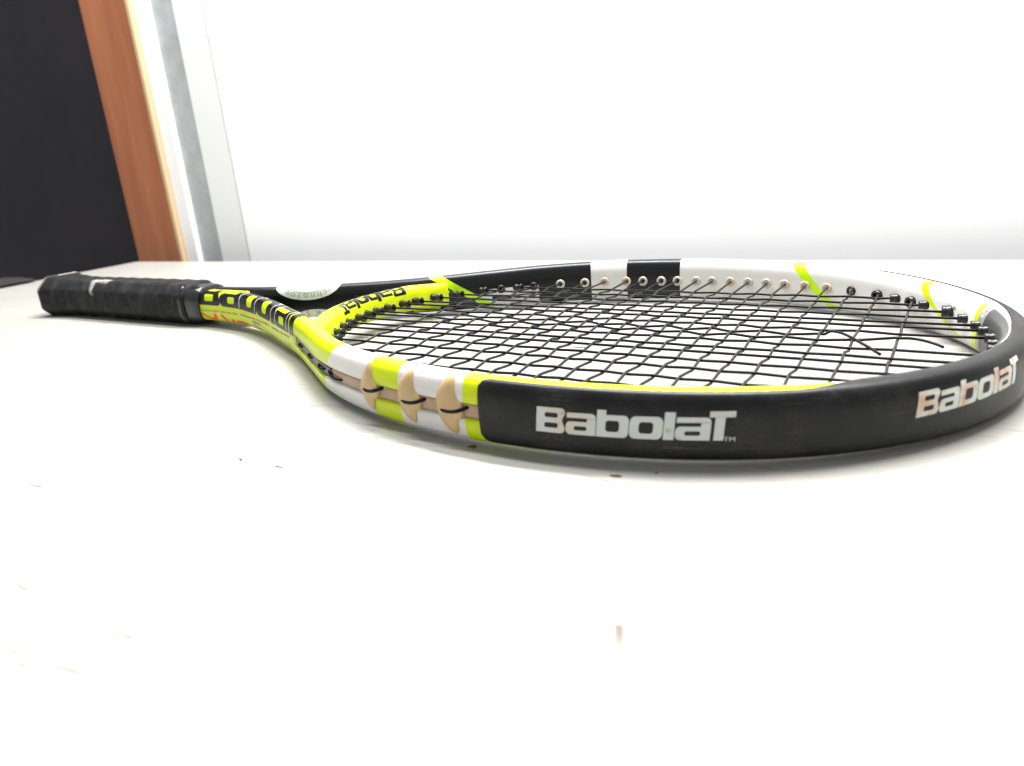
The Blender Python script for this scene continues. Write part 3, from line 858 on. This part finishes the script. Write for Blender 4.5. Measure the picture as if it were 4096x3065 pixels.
# the bridge runs from the far side (s=0) to the near side; the word reads from far to near, upside down
decal('lettering', word(61, 9.0, .0, .03, 1.0, .40), lambda u, v: bridge_pt(SB0 + u, 3.4 + 9.6 - v, .08), m_black, bridge)

# badge print on the far arm
def ring_text(txt, cs, cz, rs, rz, a0, a1, size, m, name='badge_print'):
    bms = []
    n = len(txt)
    for i, ch in enumerate(txt):
        a = math.radians(a0 + (a1 - a0) * i / max(1, n - 1)); bm = text_bm(ch, size, .8, .02)
        px, pz = cs + rs * math.cos(a), cz + rz * math.sin(a)
        tx, tz = -rs * math.sin(a), rz * math.cos(a)
        l = math.hypot(tx, tz); tx, tz = tx / l, tz / l
        for v in bm.verts:
            u, w_ = v.co.x * 1.3, v.co.y
            v.co = (px + u * tx + w_ * tz, pz + u * tz - w_ * tx, 0)
        bms.append(bm)
    decal(name, bms, lambda s, z: inner_pt(s, z, .07), m)
def inner_pt(s, z, lift):
    H, z0 = HZ(s); q = min(abs((z - z0) / (H + lift)), .9999); n_ = -(WID + lift) * (1 - q ** PEX) ** (1 / PEX)
    P = at(s) + n_ * nrm(s); return (P[0], P[1], z)
ring_text('echnolog', 1066.5, 13.4, 19.0, 8.7, 213, 318, 5.6, m_badgegrey)
loop = [(1066.5 + 14.6 * math.cos(math.radians(a)), 13.4 + 6.6 * math.sin(math.radians(a))) for a in range(215, 326, 5)] + [(1066.5 + 14.0 * math.cos(math.radians(a)), 13.4 + 6.2 * math.sin(math.radians(a))) for a in range(325, 214, -5)]
decal('badge_print', [shape_bm([loop], 0, 1.0)], lambda s, z: inner_pt(s, z, .07), m_badgegrey)
def flat_text(txt, s, z, size, m, fl=1, rot=0):
    bm = text_bm(txt, size, .7, .03); c_, s_ = math.cos(rot), math.sin(rot)
    decal('badge_print', [bm], lambda u, v: inner_pt(s - fl * (u * c_ - v * s_), z + (u * s_ + v * c_), .07), m)
flat_text('S', 1068.0, -7.2, 4.6, m_red)
flat_text('M', 1060.5, -7.0, 4.0, m_badgegrey)
# tip band print
m_redband = mat('red_band_print', (0.62, 0.05, 0.06), .4)
flat_text('C', 609.6, 7.6, 3.2, m_redband, 1, math.pi / 2)
flat_text('S', 611.0, 4.6, 3.6, m_whiteprint, 1, math.pi / 2)
flat_text('M', 612.4, .4, 3.6, m_whiteprint, 1, math.pi / 2)
flat_text('N', 637.0, 2.4, 2.6, m_black, 1, 0)
flat_text('2', 636.6, -.6, 2.2, m_black, 1, 0)
for k in range(9):
    bm = shape_bm([[(915 + k * 1.7, -5.6), (916.1 + k * 1.7, -5.6), (916.3 + k * 1.7, -6.8), (915.2 + k * 1.7, -6.8)]], 0, 2)
    decal('badge_print', [bm], lambda s, z: inner_pt(s, z, .07), m_whiteprint)

# ------------------------------------------------------------------ crumbs on the table
def crumb(name, x, y, pts, label, m=m_debris, h=.5):
    n = len(pts); V = [(x + a, y + b, -ZT + .05) for a, b in pts] + [(x + .8 * a, y + .8 * b, -ZT + h * (.7 + .3 * math.sin(i * 2.2))) for i, (a, b) in enumerate(pts)]
    Fc = [tuple(range(n))[::-1], tuple(range(n, 2 * n))] + [(i, (i + 1) % n, n + (i + 1) % n, n + i) for i in range(n)]
    o = mesh(name, V, Fc, m, None, smooth=False); tag(o, label, 'crumb'); return o
m_leaf = mat('olive_debris', (0.10, 0.09, 0.04), .8)
m_brown = mat('brown_debris', (0.10, 0.055, 0.02), .8)
crumb('crumb', 569.5, -132.6, [(-2.4, -.2), (-.8, -.9), (1.4, -.5), (2.2, .5), (.6, .9), (-1.2, .6)], 'dark scrap on the table in front of the left lettering on the tape')
crumb('crumb', 568.0, -135.9, [(-1.8, -.7), (.4, -1.0), (1.8, .1), (.9, .9), (-.9, .8)], 'grey scrap touching the dark scrap in front of the tape lettering', mat('grey_debris', (0.30, 0.31, 0.29), .8), .3)
crumb('crumb', 510.6, -128.6, [(-1.5, -1.0), (.1, -.4), (1.3, -1.3), (1.9, .7), (.2, 1.0), (-1.1, 1.3)], 'brown curled crumb in the shadow under the end of the black tape', m_brown, .8)
crumb('crumb', 432.5, -170.0, [(-1.6, .5), (-.4, .1), (1.5, -.9), (1.8, -.3), (.2, .7), (-1.2, 1.1)], 'small dark fibre on the table, left of the pale splinter', m_debris, .3)
crumb('crumb', 452.9, -169.4, [(-1.8, -.5), (1.7, .1), (1.8, .7), (-1.7, .3)], 'pale olive splinter on the open table, nearest to the front', m_leaf, .3)
crumb('crumb', 580.7, -125.7, [(-.5, -.4), (.4, -.5), (.6, .3), (-.2, .6)], 'tiny brown dot right of the dark scrap in front of the tape', m_brown, .3)
crumb('crumb', 489.6, 5.7, [(-4.8, -.9), (-1.0, -1.4), (2.0, -.2), (4.6, .6), (1.2, 1.0), (-2.2, -.1)], 'thin olive leaf bit seen through the middle of the strings', m_leaf, .25)
